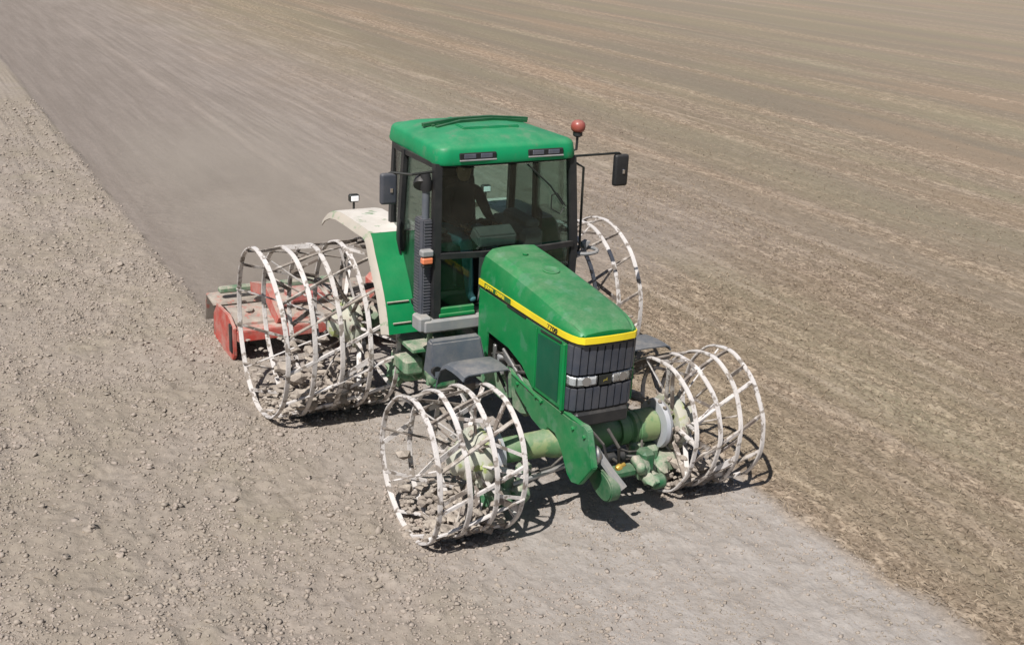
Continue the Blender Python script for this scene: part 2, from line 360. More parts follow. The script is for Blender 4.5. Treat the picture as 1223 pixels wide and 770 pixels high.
# loose clods and straw: nobody could count them
def ico(sub):
    b = bmesh.new(); bmesh.ops.create_icosphere(b, subdivisions=sub, radius=1)
    v = np.array([v.co[:] for v in b.verts]); f = np.array([[q.index for q in t.verts] for t in b.faces]); b.free(); return v, f
k = NT('clod_soil'); g = k.n('ShaderNodeNewGeometry'); pos = g.outputs['Position']
c = k.mix(k.ramp(k.noise(pos, 1.2, 4), .3, .7), (.34, .29, .235), (.40, .335, .285)); c = k.mix(k.ramp(k.noise(pos, 30, 4), .3, .7, .4, 0), c, (.20, .165, .14))
p = k.n('ShaderNodeBsdfPrincipled'); k.l(c, p.inputs['Base Color']); p.inputs['Roughness'].default_value = .95; p.inputs['Specular IOR Level'].default_value = .1
k.l(p.outputs[0], k.out.inputs['Surface']); MT['clod'] = k.m
def scatter_clods(name, xy, size, sub):
    v, f = ico(sub); n = len(xy); nv = len(v)
    ang = rng.uniform(0, 6.283, n); ca, sa = np.cos(ang), np.sin(ang)
    st = rng.uniform(.6, 1.35, (n, 1, 3)); st[:, :, 2] *= .7
    flat = size[0] < 0; size = np.abs(size)
    if flat: st[:, :, 2] *= .32
    P = (v[None]*rng.uniform(.5, 1.3, (n, nv, 1))+rng.normal(0, .16, (n, nv, 3)))*st*size[:, None, None]
    q = P.copy(); q[..., 0] = P[..., 0]*ca[:, None]-P[..., 1]*sa[:, None]; q[..., 1] = P[..., 0]*sa[:, None]+P[..., 1]*ca[:, None]
    z = height(xy[:, 0], xy[:, 1])+size*rng.uniform(-.05, .3, n)
    q[..., 0] += xy[:, 0:1]; q[..., 1] += xy[:, 1:2]; q[..., 2] += z[:, None]
    fc = (f[None]+(np.arange(n)*nv)[:, None, None]).reshape(-1, 3)
    o = fast_mesh(name, q.reshape(-1, 3), fc, MT['clod']); return o
def pts(n, x0, x1, y0, y1): return np.stack([rng.uniform(x0, x1, n), rng.uniform(y0, y1, n)], -1)
def merge_clods(name, sets):
    parts = [scatter_clods('t', a, s, sub) for a, s, sub in sets]
    co = []; fa = []; off = 0
    for o in parts:
        me = o.data; c_ = np.empty(len(me.vertices)*3, np.float32); me.vertices.foreach_get('co', c_)
        f_ = np.empty(len(me.loops), np.int32); me.loops.foreach_get('vertex_index', f_)
        co.append(c_.reshape(-1, 3)); fa.append(f_.reshape(-1, 3)+off); off += len(me.vertices); bpy.data.objects.remove(o); bpy.data.meshes.remove(me)
    o = fast_mesh(name, np.concatenate(co), np.concatenate(fa), MT['clod']); o['kind'] = 'stuff'; return o
def keep(a, f): return a[f(a)]
def in_left(a): L, Rt, S = zones(a[:, 0], a[:, 1]); return L > rng.uniform(.05, .95, len(a))
def in_strip(a): L, Rt, S = zones(a[:, 0], a[:, 1]); return (S > .5) & (a[:, 0] > -2.0)
sets = []
def logn(n, med, sig, lo, hi): return np.clip(med*np.exp(rng.normal(0, sig, n)), lo, hi)
a = keep(pts(95000, -6, 8, -6.4, EL+1.6), in_left)
a = a[rng.uniform(size=len(a)) < .08+1.9*(fbm(a[:, 0]*1.2, a[:, 1]*1.8, 3, 77)-.2)]; sets.append((a, logn(len(a), .0095, .48, .004, .032), 0))
a = keep(pts(4200, -6, 8, -6.4, EL+1.6), in_left); sets.append((a, logn(len(a), .0155, .38, .010, .036), 1))
a = keep(pts(90, -6, 8, -6.4, EL), in_left); sets.append((a, logn(len(a), .034, .2, .026, .048), 2))
a = keep(pts(26000, -22, -5, -9, EL+.15), in_left); sets.append((a, logn(len(a), .014, .45, .008, .05), 0))
a = keep(pts(60000, -2.5, 8, EL, ER+.2), in_strip); a = a[rng.uniform(size=len(a)) < 2.2*(fbm(a[:, 0]*1.2, a[:, 1]*1.2, 3, 99)-.22)]; sets.append((a, logn(len(a), .0062, .55, .003, .026), 0))
for wx, wy0, wy1, rd in ((3.136, .85, 1.75, .22), (0, .85, 2.2, .3)):       # soil pushed up where the cages bite in
    for sg in (-1, 1):
        n_ = 900; a = np.stack([wx+rng.normal(0, rd, n_), sg*rng.uniform(wy0, wy1, n_)], -1); sets.append((a, logn(n_, .014, .5, .006, .045), 1))
a = keep(pts(420, -2.5, 8, EL, ER), in_strip); sets.append((a, logn(len(a), .013, .3, .009, .026), 1))
co_ = merge_clods('soil_clods', sets); co_['label'] = 'loose dry grey clods strewn over the tilled soil'; co_['category'] = 'clods'

k = NT('straw_stubble'); g = k.n('ShaderNodeNewGeometry')
oi = k.n('ShaderNodeNewGeometry').outputs['Random Per Island']
c = k.mix(oi, (.15, .108, .073), (.37, .295, .212))
p = k.n('ShaderNodeBsdfPrincipled'); k.l(c, p.inputs['Base Color']); p.inputs['Roughness'].default_value = .9; p.inputs['Specular IOR Level'].default_value = .1
k.l(p.outputs[0], k.out.inputs['Surface']); MT['straw'] = k.m
def straw_geo(xy, ln, wd, lift):
    n = len(xy); a = rng.normal(0, .9, n)+np.where(rng.uniform(size=n) < .5, 0, math.pi); d = np.stack([np.cos(a), np.sin(a), lift], -1)
    s = np.stack([-np.sin(a), np.cos(a), rng.uniform(-.5, .5, n)], -1)
    c0 = np.concatenate([xy, (height(xy[:, 0], xy[:, 1])+.006)[:, None]], 1)
    A = c0-s*wd[:, None]; B = c0+s*wd[:, None]; E_ = c0+d*ln[:, None]
    V = np.stack([A, B, E_+s*wd[:, None]*.6, E_-s*wd[:, None]*.6], 1).reshape(-1, 3); return V
def in_right(a): L, Rt, S = zones(a[:, 0], a[:, 1]); return Rt > .5
def not_dusted(a):
    f = (1-sstep(3, 12, a[:, 1]+(fbm(a[:, 0]*.35, a[:, 1]*.35, 3, 7)-.45)*5))*(1-sstep(-4, -1, a[:, 0]))
    far = sstep(-30, -8, a[:, 0])*(1-sstep(9, 24, a[:, 1]))
    return (rng.uniform(size=len(a)) > f) & (rng.uniform(size=len(a)) < far)
V = []
a = keep(keep(pts(90000, -9, 8, ER-.2, 9), in_right), not_dusted); n = len(a); V.append(straw_geo(a, rng.uniform(.012, .055, n), rng.uniform(.002, .006, n), rng.uniform(0, .7, n)))
a = keep(keep(pts(60000, -30, 0, ER-.2, 24), in_right), not_dusted); n = len(a); V.append(straw_geo(a, rng.uniform(.02, .08, n), rng.uniform(.003, .008, n), rng.uniform(0, .6, n)))
a = keep(pts(4000, -8, 8, -6.4, EL), in_left); n = len(a); V.append(straw_geo(a, rng.uniform(.02, .07, n), rng.uniform(.0012, .0025, n), rng.uniform(0, .25, n)))
V = np.concatenate(V); so_ = fast_mesh('straw_stubble', V, np.arange(len(V)).reshape(-1, 4), MT['straw'])
so_['kind'] = 'stuff'; so_['label'] = 'short dry straw stubble lying along the unworked field'; so_['category'] = 'stubble'

# ------------------------------------------------------------------ the tractor (heading +x, its right side is -y)
T = empty('tractor', (0, 0, 0), 'dusty green tractor with white pipe cage wheels, yellow striped bonnet and glazed cab', 'tractor')

# bonnet
def hood_sec(x, w_, wr, zt, zs=1.866):
    h = [(-w_, zs), (-w_+.010, zs+(zt-zs)*.36), (-w_+(w_-wr)*.42, zs+(zt-zs)*.76), (-wr-.022, zt-.022), (-wr+.004, zt-.004), (-wr*.5, zt+.008), (0, zt+.012)]
    full = h+[(-y, z) for y, z in h[-2::-1]]
    return [(x, y, z) for y, z in full]+[(x, w_, zs-.03), (x, -w_, zs-.03)]
MB().loft([hood_sec(1.665, .352, .235, 2.15), hood_sec(1.69, .36, .24, 2.162), hood_sec(2.2, .362, .245, 2.128), hood_sec(2.8, .362, .25, 2.06), hood_sec(3.15, .358, .26, 2.005),
           hood_sec(3.36, .345, .262, 1.963), hood_sec(3.47, .325, .25, 1.93), hood_sec(3.535, .30, .235, 1.90), hood_sec(3.555, .285, .225, 1.88)]).build('bonnet', 'green', T, smooth=24)
MB().lathe([(.085, 0), (.085, .006), (.077, .010), (.07, .006), (0, .006)], (2.42, .03, 2.117), (.115, 0, 1), 28).build('bonnet_cap', 'green', T)
MB().lathe([(.03, 0), (.028, .012), (0, .014)], (1.98, -.02, 2.162), (.08, 0, 1), 16).build('bonnet_latch', 'green', T)

# yellow band all round the bonnet
plan = [(1.668, -.366), (2.2, -.368), (2.8, -.368), (3.15, -.364), (3.36, -.351), (3.475, -.331), (3.545, -.305), (3.585, -.262), (3.598, -.15), (3.602, 0)]
plan = plan+[(x, -y) for x, y in plan[-2::-1]]
def band(pl, z0, z1, off, th):
    g0 = []
    out = []
    for i, (x, y) in enumerate(pl):
        t = Vector(pl[min(i+1, len(pl)-1)])-Vector(pl[max(i-1, 0)]); n_ = Vector((t.y, -t.x)).normalized()
        out.append((x+n_.x*off, y+n_.y*off, x+n_.x*(off-th), y+n_.y*(off-th)))
    return [[(o[0], o[1], z0), (o[0], o[1], z1), (o[2], o[3], z1), (o[2], o[3], z0)] for o in out]
stripe = MB().loft(band(plan, 1.797, 1.858, .003, .02)).build('bonnet_stripe', 'yellow', T, bevel=.002)
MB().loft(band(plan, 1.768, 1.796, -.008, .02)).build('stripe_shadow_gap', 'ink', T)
for s in (-1, 1):
    f = MB(); f.box((2.095, s*.3735, 1.828), (.56, .004, .048)); f.build('name_panel', 'decal_green', stripe)
    for wd, x0 in (('JOHN', 0.0), ('DEERE', .225)):
        text('maker_name', wd, .047, ((1.84 if s < 0 else 2.355)-s*x0, s*.3755, 1.811), (-s, 0, 0), (0, 0, 1), 'yellow', stripe, sx=1.38)
    text('model_number', '7700', .062, (3.09 if s < 0 else 3.315, s*.374+.012*(-s), 1.806), (-s, 0, 0), (0, 0, 1), 'ink', stripe, sx=1.45, depth=.006)

# side panels with the open engine bay
side = [(1.675, 1.768), (3.44, 1.768), (3.44, 1.125), (2.86, 1.125), (2.76, 1.19), (2.64, 1.27), (2.35, 1.345), (1.90, 1.36), (1.885, .93), (1.675, .95)]
for s in (-1, 1):
    a_, b_ = (s*.362, s*.342)
    MB().prism(side, 'xz', a_, b_).build('side_panel', 'green', T, bevel=.006)
    MB().prism([(2.93, 1.70), (3.34, 1.72), (3.34, 1.17), (2.93, 1.17)], 'xz', s*.368, s*.3625).build('vent_screen', paint('dark_screen', (.006, .085, .045), .5, dust=.03, up=0, spec=.2) if s < 0 else bpy.data.materials['dark_screen'], T, bevel=.002)
    MB().tube([(3.42, s*.368, 1.76), (3.42, s*.368, 1.13)], .016, 8).build('panel_edge', 'green', T)
    MB().tube([(2.90, s*.366, 1.74), (2.90, s*.366, 1.15)], .007, 6).build('panel_seam', 'green', T)
    MB().tube([(2.30, s*.365, 1.765), (2.68, s*.366, 1.765)], .009, 6).build('panel_latch', 'ink', T)
    MB().tube([(2.98, s*.366, 1.745), (3.36, s*.366, 1.755)], .009, 6).build('panel_latch', 'ink', T)

# engine and its pipes
MB().box((2.45, 0, 1.25), (1.7, .46, .62), bevel=.03).box((2.4, 0, 1.62), (1.5, .3, .28), bevel=.03).build('engine_block', 'iron', T)
MB().box((2.4, 0, 1.5), (1.45, .56, .5)).build('engine_bay', 'void', T)
rn = random.Random(3)
for s in (-1, 1):
    q = MB()
    for i in range(4):
        x0 = 1.95+i*.18; q = MB(); q.tube([(x0, s*.30, 1.05), (x0+.02, s*.335, 1.15), (x0+.22, s*.32, 1.22), (x0+.3, s*.28, 1.1)], rn.uniform(.012, .022), 8).build('engine_hose', 'rubber', T)
    MB().lathe([(.05, 0), (.055, .02), (.055, .18), (.04, .2)], (2.12, s*.30, 1.0), (0, 0, 1), 14).build('oil_filter', 'grey_lt', T)
for s in (-1, 1):
    q = MB(); q.box((2.02, s*.335, 1.12), (.05, .03, .30), bevel=.008).box((2.30, s*.33, 1.20), (.16, .03, .07), rot=rotm('Y', 15), bevel=.01).tube([(2.2, s*.335, 1.28), (2.75, s*.335, 1.05)], .016, 8)
    q.build('fuel_line', 'steel', T)

# grille, lamps, emblem
gplan = [(3.43, -.35), (3.49, -.34), (3.53, -.318), (3.556, -.285), (3.572, -.15), (3.576, 0)]
gplan = gplan+[(x, -y) for x, y in gplan[-2::-1]]
def slant(secs, f):
    return [[(x-f*(1.78-z), y, z) for x, y, z in sec] for sec in secs]
core = MB(); core.prism([(3.36, -.31), (3.43, -.30), (3.46, -.26), (3.475, 0), (3.46, .26), (3.43, .30), (3.36, .31)], 'xy', 1.06, 1.768); core.build('grille_core', 'void', T)
def along(t):
    """point and tangent at arc position t (0..1) of the grille outline"""
    P = [Vector(p) for p in gplan]; L = [0]
    for a, b_ in zip(P, P[1:]): L.append(L[-1]+(b_-a).length)
    d = t*L[-1]
    for i in range(len(P)-1):
        if d <= L[i+1] or i == len(P)-2:
            u = (d-L[i])/(L[i+1]-L[i]); return P[i].lerp(P[i+1], u), (P[i+1]-P[i]).normalized()
def slat_band(z0, z1, ts, name):
    m = MB()
    for (t0, t1) in ts:
        pl = [along(t0+(t1-t0)*u/4)[0] for u in range(5)]
        m.loft(slant(band([tuple(p_) for p_ in pl], z0, z1, .0, .03), .06))
    return m.build(name, 'grille', T, bevel=.004)
edges = [0.0, .085, .17]
ts = [(0, .10), (.106, .185)]+[(.195+i*.0895, .195+i*.0895+.078) for i in range(7)]+[(.815, .894), (.90, 1.0)]
slat_band(1.49, 1.765, ts, 'upper_grille'); slat_band(1.14, 1.355, ts, 'lower_grille')
MB().loft(slant(band(gplan, 1.06, 1.135, -.012, .03), .06)).build('grille_sill', 'plastic', T, bevel=.004)
for s in (0, 1):
    t0, t1 = (.015, .40) if s == 0 else (.60, .985)
    pl = [tuple(along(t0+(t1-t0)*u/8)[0]) for u in range(9)]
    hl = MB().loft(slant(band(pl, 1.384, 1.464, -.012, .025), .06)).build('headlight', 'lamp', T, bevel=.004)
    pl2 = [tuple(along(t0+(t1-t0)*u/8)[0]) for u in range(9)]
    MB().loft(slant(band(pl2, 1.380, 1.468, .0, .004), .06)).build('lens', 'lens', hl)
    td = .165 if s == 0 else .835
    MB().loft(slant(band([tuple(along(td-.006+.012*u/3)[0]) for u in range(4)], 1.382, 1.466, .003, .012), .06)).build('divider', 'ink', hl)
    tl = .28 if s == 0 else .72
    pt_, tg = along(tl); n_ = Vector((tg.y, -tg.x, 0))
    MB().lathe([(.043, 0), (.04, -.012), (.02, -.02), (0, -.02)], Vector((pt_.x-.021, pt_.y, 1.425))+n_*.003-Vector((.0, 0, 0)), n_, 18).build('reflector', 'steel', hl)
em = MB().box((3.553, 0, 1.424), (.012, .135, .095), bevel=.004).build('emblem_plate', 'ink', T)
# leaping deer in outline, yellow on black
deer = [(-.042, -.006), (-.030, .006), (-.018, .010), (-.004, .010), (.010, .012), (.016, .022), (.010, .032), (.016, .030), (.020, .024), (.026, .034), (.024, .022), (.034, .016), (.030, .012), (.022, .010), (.018, .002), (.030, -.008), (.040, -.010), (.030, -.013), (.012, -.004), (-.006, -.004), (-.020, -.002), (-.030, -.014), (-.044, -.020), (-.034, -.008)]
dm = MB(); dm.prism([(y*.62, 1.420+z*.68) for y, z in deer], 'yz', 3.5595, 3.5615); dm.build('deer_emblem', 'yellow_dim', em, smooth=0)

# front support casting: big plate on the right side, shorter one on the left
plate_r = [(2.30, 1.16), (2.36, 1.03), (2.85, .80), (3.10, .755), (3.16, .84), (3.30, .84), (3.42, .74), (3.55, .55), (3.64, .50), (3.77, .535), (3.98, .79), (3.86, 1.10), (3.80, 1.125), (3.55, 1.09), (3.10, 1.10), (2.75, 1.105)]
fs = MB().prism(plate_r, 'xz', -.345, -.285).build('front_support', 'green_worn', T, bevel=.008)
MB().box((3.45, -.32, 1.108), (.62, .045, .02), rot=rotm('Y', 0), bevel=.005).tube([(2.32, -.352, 1.13), (3.05, -.352, 1.06)], .014, 6).build('support_rib', 'green', fs)
for x, z in [(3.02, 1.05), (2.92, 1.06), (3.62, 1.03), (3.82, 1.03), (2.55, 1.05)]:
    MB().lathe([(.02, 0), (.02, .014), (.014, .02)], (x, -.345, z), (0, -1, 0), 6).build('bolt', 'green', fs)
plate_l = [(2.30, 1.16), (2.36, 1.03), (2.85, .82), (3.10, .82), (3.16, .90), (3.36, .95), (3.46, 1.05), (3.40, 1.10), (2.75, 1.105)]
MB().prism(plate_l, 'xz', .285, .345).build('front_support', 'green', T, bevel=.008)
MB().box((3.0, 0, 1.05), (1.1, .56, .14), bevel=.02).build('front_crossmember', 'plastic', T)
MB().box((1.0, 0, .86), (2.9, .44, .5), bevel=.05).box((.35, 0, .95), (1.0, .62, .6), bevel=.08).box((1.9, 0, .8), (.6, .52, .34), bevel=.05).build('transmission', 'green_dusty', T)

# front axle
ax = MB()
ax.lathe([(.10, -.92), (.115, -.85), (.122, -.62), (.128, -.36), (.15, -.30), (.17, -.16), (.17, .16), (.15, .30), (.128, .36), (.122, .44)], (3.136, 0, .674), (0, 1, 0), 24)
ax.lathe([(.155, 0), (.155, .09), (.135, .11), (.135, .13), (.165, .15), (.165, .19)], (3.136, .43, .674), (0, 1, 0), 24)
ax.lathe([(.15, 0), (.165, .02), (.165, .22), (.15, .24)], (3.136, .62, .674), (0, 1, 0), 24)
axle = ax.build('front_axle', 'green_axle', T)
for a in range(8):
    an = a*math.pi/4
    MB().lathe([(.013, 0), (.013, .02)], (3.136+.15*math.cos(an), .60, .674+.15*math.sin(an)), (0, 1, 0), 6).build('axle_bolt', 'green_axle', axle)
for s in (-1, 1):
    m = MB(); m.box((3.19, s*.80, .41), (.20, .16, .17), bevel=.04).box((3.24, s*.62, .47), (.10, .15, .20), bevel=.03).box((3.20, s*.95, .30), (.30, .26, .22), bevel=.06)
    m.lathe([(.06, 0), (.09, .03), (.10, .10), (.07, .16)], (3.30, s*.62, .32), (.3, s*1, -.2), 16).lathe([(.09, 0), (.11, .03), (.11, .12), (.06, .18)], (3.22, s*.80, .20), (0, 0, 1), 16).lump((3.33, s*.86, .27), .085, 6, 2).lump((3.36, s*.70, .34), .06, 9, 2)
    m.build('steering_knuckle', 'green_dusty', axle)
    MB().tube([(3.30, s*.16, .50), (3.33, s*.45, .47), (3.30, s*.76, .40)], .026, 10).build('steering_rod', 'steel', axle)
    MB().tube([(3.36, s*.28, .62), (3.40, s*.42, .56), (3.36, s*.6, .52), (3.26, s*.66, .60)], .012, 8).build('brake_hose', 'rubber', axle)
MB().lathe([(.05, 0), (.055, .02), (.055, .30), (.03, .32)], (3.34, .08, .52), (.15, 1, 0), 14).build('steering_cylinder', 'plastic', axle)
# drag link, tow lug, brass fitting under the nose
MB().lathe([(.06, 0), (.085, .02), (.09, .08), (.06, .11)], (3.80, -.285, .83), (0.25, 1, .05), 18).build('support_boss', 'steel', T)
MB().tube([(3.80, -.20, .86), (3.94, -.12, .70), (4.06, -.05, .58)], .02, 4, flat=(.07, .035)).build('drag_link', 'grey_lt', T)
MB().prism(chaikin([(3.60, .66), (3.68, .52), (3.86, .43), (4.00, .43), (4.08, .52), (4.06, .63), (3.94, .69), (3.76, .70)]), 'xz', -.19, -.08).build('tow_lug', 'hitch_green', T, bevel=.02)
MB().lump((3.56, .47, .46), .12, 21, 2, (1.1, .8, .9)).lump((3.70, .48, .40), .085, 22, 2, (1.2, .8, .8)).lump((3.60, .58, .36), .07, 23, 2).box((3.60, .42, .52), (.20, .10, .08), rot=rotm('Y', 20), bevel=.02).lathe([(.03, 0), (.045, .02), (.045, .10), (.03, .12)], (3.66, .40, .47), (.4, -.3, .8), 12).build('tow_lug', 'green_dusty', T, smooth=60)
MB().box((3.52, .20, .44), (.14, .44, .10), bevel=.03).lathe([(.05, 0), (.07, .02), (.07, .12), (.05, .14)], (3.70, .50, .36), (.1, 1, .1), 14).box((3.50, .55, .50), (.16, .14, .22), bevel=.03).build('lug_bridge', 'hitch_green', T)
MB().lathe([(.02, 0), (.03, .02), (.03, .05), (.018, .06), (.018, .10)], (3.90, -.04, .70), (-.2, 1, .2), 10).build('brass_fitting', 'brass', T)
MB().tube([(3.5, .1, .9), (3.62, .16, .75), (3.55, .22, .55), (3.4, .25, .52)], .016, 8).tube([(3.45, -.1, .95), (3.6, .0, .8), (3.62, .06, .6)], .014, 8).build('hydraulic_hose', 'rubber', T)

# front fenders and the battery box behind the right one
for s in (-1, 1):
    prof = [(2.36, 1.10), (2.40, 1.22), (2.47, 1.32), (2.58, 1.38), (2.72, 1.395), (2.86, 1.397), (2.96, 1.39)]
    grid = []
    for (x, z) in prof:
        cx_ = .015*(x-2.5)
        grid.append([(x, s*.66, z), (x, s*.68, z+.008), (x, s*.85, z+.012), (x, s*1.08, z+.006), (x, s*1.12, z-.012), (x, s*1.135, z-.05)])
    ff = MB().sheet(grid, .012).build('front_fender', 'grey', T)
    MB().tube([(2.90, s*.66, 1.385), (2.95, s*.64, 1.1), (2.97, s*.62, .80)], .022, 8).tube([(2.65, s*.68, 1.37), (2.9, s*.65, 1.15)], .016, 8).build('fender_bracket', 'plastic', ff)
    MB().prism([(2.82, 1.375), (2.95, 1.375), (2.98, 1.12), (2.93, 1.12)], 'xz', s*.66, s*.64).build('bracket_gusset', 'green_dusty', ff)
for s in (-1,):
    bb = MB().loft([[(1.84, -1.04, 1.02), (2.12, -1.04, 1.02), (2.03, -1.04, 1.375), (1.93, -1.04, 1.39)], [(1.84, -.45, 1.02), (2.12, -.45, 1.02), (2.03, -.50, 1.375), (1.93, -.50, 1.39)]]).build('battery_box', 'grey', T, bevel=.02)
    MB().lathe([(.05, 0), (.05, .04)], (2.06, -1.00, 1.10), (1, 0, 0), 14).build('box_latch', 'plastic', bb)
MB().loft([[(1.52, .45, 1.00), (2.0, .45, 1.00), (1.95, .45, 1.38), (1.52, .45, 1.38)], [(1.52, 1.0, 1.00), (2.0, 1.0, 1.00), (1.95, 1.0, 1.38), (1.52, 1.0, 1.38)]]).build('fuel_tank', 'grey', T, bevel=.03)

# ---- cab
cabz0, cabz1 = 1.42, 3.0
MB().box((.98, 0, 1.40), (1.12, 1.48, .09), bevel=.015).box((.55, 0, 1.75), (.5, 1.0, .62), bevel=.03).build('cab_floor', 'plastic', T)
MB().box((1.545, -.60, 1.375), (.14, .66, .135), bevel=.02).box((1.50, -.91, 1.40), (.20, .14, .16), bevel=.02).build('cab_sill_box', 'grey_lt', T)
MB().box((1.545, -.555, 1.50), (.05, .40, .10), bevel=.01).box((1.53, -.555, 1.47), (.11, .40, .04), bevel=.008).build('sill_green_panel', 'green', T)
def pillar(pts_, name, r=.035, mat='plastic', flat=None):
    return MB().tube(pts_, r, 8, flat=flat).build(name, mat, T)
for s in (-1, 1):
    pillar([(1.53, s*.775, 1.36), (1.53, s*.785, 2.1), (1.45, s*.755, 3.0)], 'front_pillar', flat=(.085, .075))
    pillar([(.66, s*.80, 1.45), (.66, s*.81, 2.1), (.68, s*.77, 3.0)], 'middle_pillar', flat=(.07, .06))
    pillar([(.22, s*.72, 1.95), (.22, s*.72, 2.2), (.26, s*.70, 3.0)], 'rear_pillar', flat=(.07, .07))
    MB().tube([(.67, s*.80, 1.46), (1.5, s*.79, 1.46)], .02, 6, flat=(.05, .04)).build('door_sill', 'plastic', T)
    MB().tube([(.24, s*.71, 2.96), (.68, s*.765, 2.975), (1.46, s*.75, 2.975)], .02, 6, flat=(.06, .05)).build('roof_rail', 'plastic', T)
    MB().tube([(.24, s*.72, 2.03), (.66, s*.80, 2.03)], .02, 6, flat=(.05, .04)).build('window_sill', 'plastic', T)
    d = MB().sheet([[(x, s*(.796 if z < 2.9 else .762), z) for z in (1.48, 2.1, 2.95)] for x in (.70, 1.1, 1.49)], .006).build('door_glass', 'glass', T)
    MB().tube([(.72, s*.83, 1.9), (.72, s*.845, 2.0), (.72, s*.845, 2.2), (.72, s*.83, 2.26)], .012, 8).build('door_handle', 'plastic', d)
    MB().sheet([[(x, s*y_, z) for z in (2.05, 2.95)] for x, y_ in ((.25, .715), (.64, .79))], .006).build('quarter_glass', 'glass', T)
ws = MB().sheet([[(1.555-.075*max(0, z-2.1)/.9+.03*math.cos(y*2)-.03, y, z) for z in (2.12, 2.5, 2.95)] for y in (-.74, -.37, 0, .37, .74)], .006).build('windscreen', 'glass', T)
MB().tube([(1.57, -.76, 2.095), (1.60, -.3, 2.085), (1.60, .3, 2.085), (1.57, .76, 2.095)], .02, 6, flat=(.04, .055)).build('windscreen_bar', 'plastic', T)
for s in (-1, 1):
    MB().sheet([[(1.555, s*y, z) for z in (1.56, 2.07)] for y in (.40, .74)], .006).build('lower_front_glass', 'glass', T)
MB().sheet([[(.215+.04*(z-2)/1, y, z) for z in (2.05, 2.95)] for y in (-.68, .68)], .006).build('rear_glass', 'glass', T)
MB().tube([(.22, -.70, 2.02), (.22, .70, 2.02)], .02, 6, flat=(.05, .06)).tube([(.25, -.70, 2.965), (.25, .70, 2.965)], .02, 6, flat=(.05, .05)).tube([(.22, .2, 2.03), (.25, .2, 2.95)], .02, 6, flat=(.05, .04)).build('rear_frame', 'plastic', T)
MB().box((.20, 0, 1.70), (.05, 1.3, .62), bevel=.01).build('rear_cab_wall', 'plastic', T)
MB().prism([(.25, -.74), (1.44, -.77), (1.44, .77), (.25, .74)], 'xy', 2.965, 2.995).build('headliner', 'plastic', T)
# wipers
MB().tube([(1.50, .22, 2.95), (1.53, .48, 2.72), (1.565, .62, 2.52)], .010, 6).tube([(1.535, .50, 2.62), (1.535, .50, 2.48), (1.55, .60, 2.42), (1.55, .66, 2.50), (1.54, .56, 2.64)], .007, 6, closed=True).build('windscreen_wiper', 'ink', ws)
# roof
def rsec(z, x0, x1, y0, y1, rad, n=5):
    out = []
    for (cx_, cy_, a0) in ((x1-rad, y1(x1)-rad, 0), (x0+rad, y1(x0)-rad, 90), (x0+rad, -y1(x0)+rad, 180), (x1-rad, -y1(x1)+rad, 270)):
        for i in range(n): a = R(a0+90*i/(n-1)); out.append((cx_+rad*math.cos(a), cy_+rad*math.sin(a), z))
    return out
def ry(o): return lambda x: .735+.052*min(1, max(0, (x-.05)/1.3))+o
rz = [(2.985, .10, 1.50, -.05), (2.99, .06, 1.535, -.005), (3.02, .05, 1.545, .006), (3.135, .075, 1.525, -.008), (3.158, .085, 1.512, -.018), (3.174, .105, 1.488, -.036), (3.182, .14, 1.455, -.066), (3.222, .26, 1.34, -.20), (3.25, .42, 1.16, -.40), (3.262, .6, .95, -.55)]
roof = MB().loft([rsec(z, a, b_, 0, ry(o), .13) for z, a, b_, o in rz]).build('cab_roof', 'green_roof', T, smooth=50)
MB().prism([(.86, -.30), (1.10, -.32), (1.10, .32), (.86, .30)], 'xy', 3.225, 3.276).build('roof_hatch', 'green_roof', roof, bevel=.01)
for y in (-.33, -.11, .11, .33):
    MB().tube([(.16, y, 3.19), (.34, y, 3.245-abs(y)*.06), (.62, y, 3.262-abs(y)*.06)], .008, 6).build('roof_groove', 'green_roof', roof)
m = MB(); m.tube([(.72, -.60, 3.245), (.68, -.2, 3.285), (.65, .2, 3.285), (.62, .66, 3.245)], .02, 6, flat=(.05, .035)).tube([(.84, -.50, 3.235), (.77, -.2, 3.275), (.71, .2, 3.275), (.69, .62, 3.235)], .016, 6, flat=(.04, .03))
for x, y in ((.74, -.50), (.66, .56), (.72, -.44), (.68, .50)): m.box((x, y, 3.215), (.06, .03, .07))
m.build('roof_bar', paint('dark_green_bar', (.008, .10, .035), .45, dust=.05, up=.1), roof)
for yc in (-.36, .40):
    fr = MB().box((1.537, yc, 3.075), (.03, .40, .065), bevel=.008).build('roof_lamp_frame', 'void', roof)
    MB().box((1.551, yc-.09, 3.075), (.012, .13, .045), bevel=.006).box((1.551, yc+.09, 3.075), (.012, .13, .045), bevel=.006).build('roof_lamp', 'mirror_dim', fr)
    MB().box((1.553, yc, 3.036), (.02, .40, .014), bevel=.003).build('lamp_lip', 'grey_lt', fr)
MB().loft([rsec(z, a, b_, 0, ry(o), .12) for z, a, b_, o in [(2.955, .16, 1.46, -.06), (2.983, .12, 1.53, -.012)]]).build('roof_gutter', 'plastic', T)
# beacon
bc = MB().tube([(1.35, .80, 3.02), (1.35, .87, 3.04), (1.35, .875, 3.20)], .014, 8).lathe([(.03, 0), (.05, .015), (.05, .05), (.035, .06)], (1.35, .875, 3.17), (0, 0, 1), 16).build('beacon_post', 'plastic', T)
MB().lathe([(.055, 0), (.072, .02), (.078, .055), (.07, .09), (.045, .115), (0, .125)], (1.35, .875, 3.225), (0, 0, 1), 22).build('beacon_dome', 'beacon', T, smooth=70)
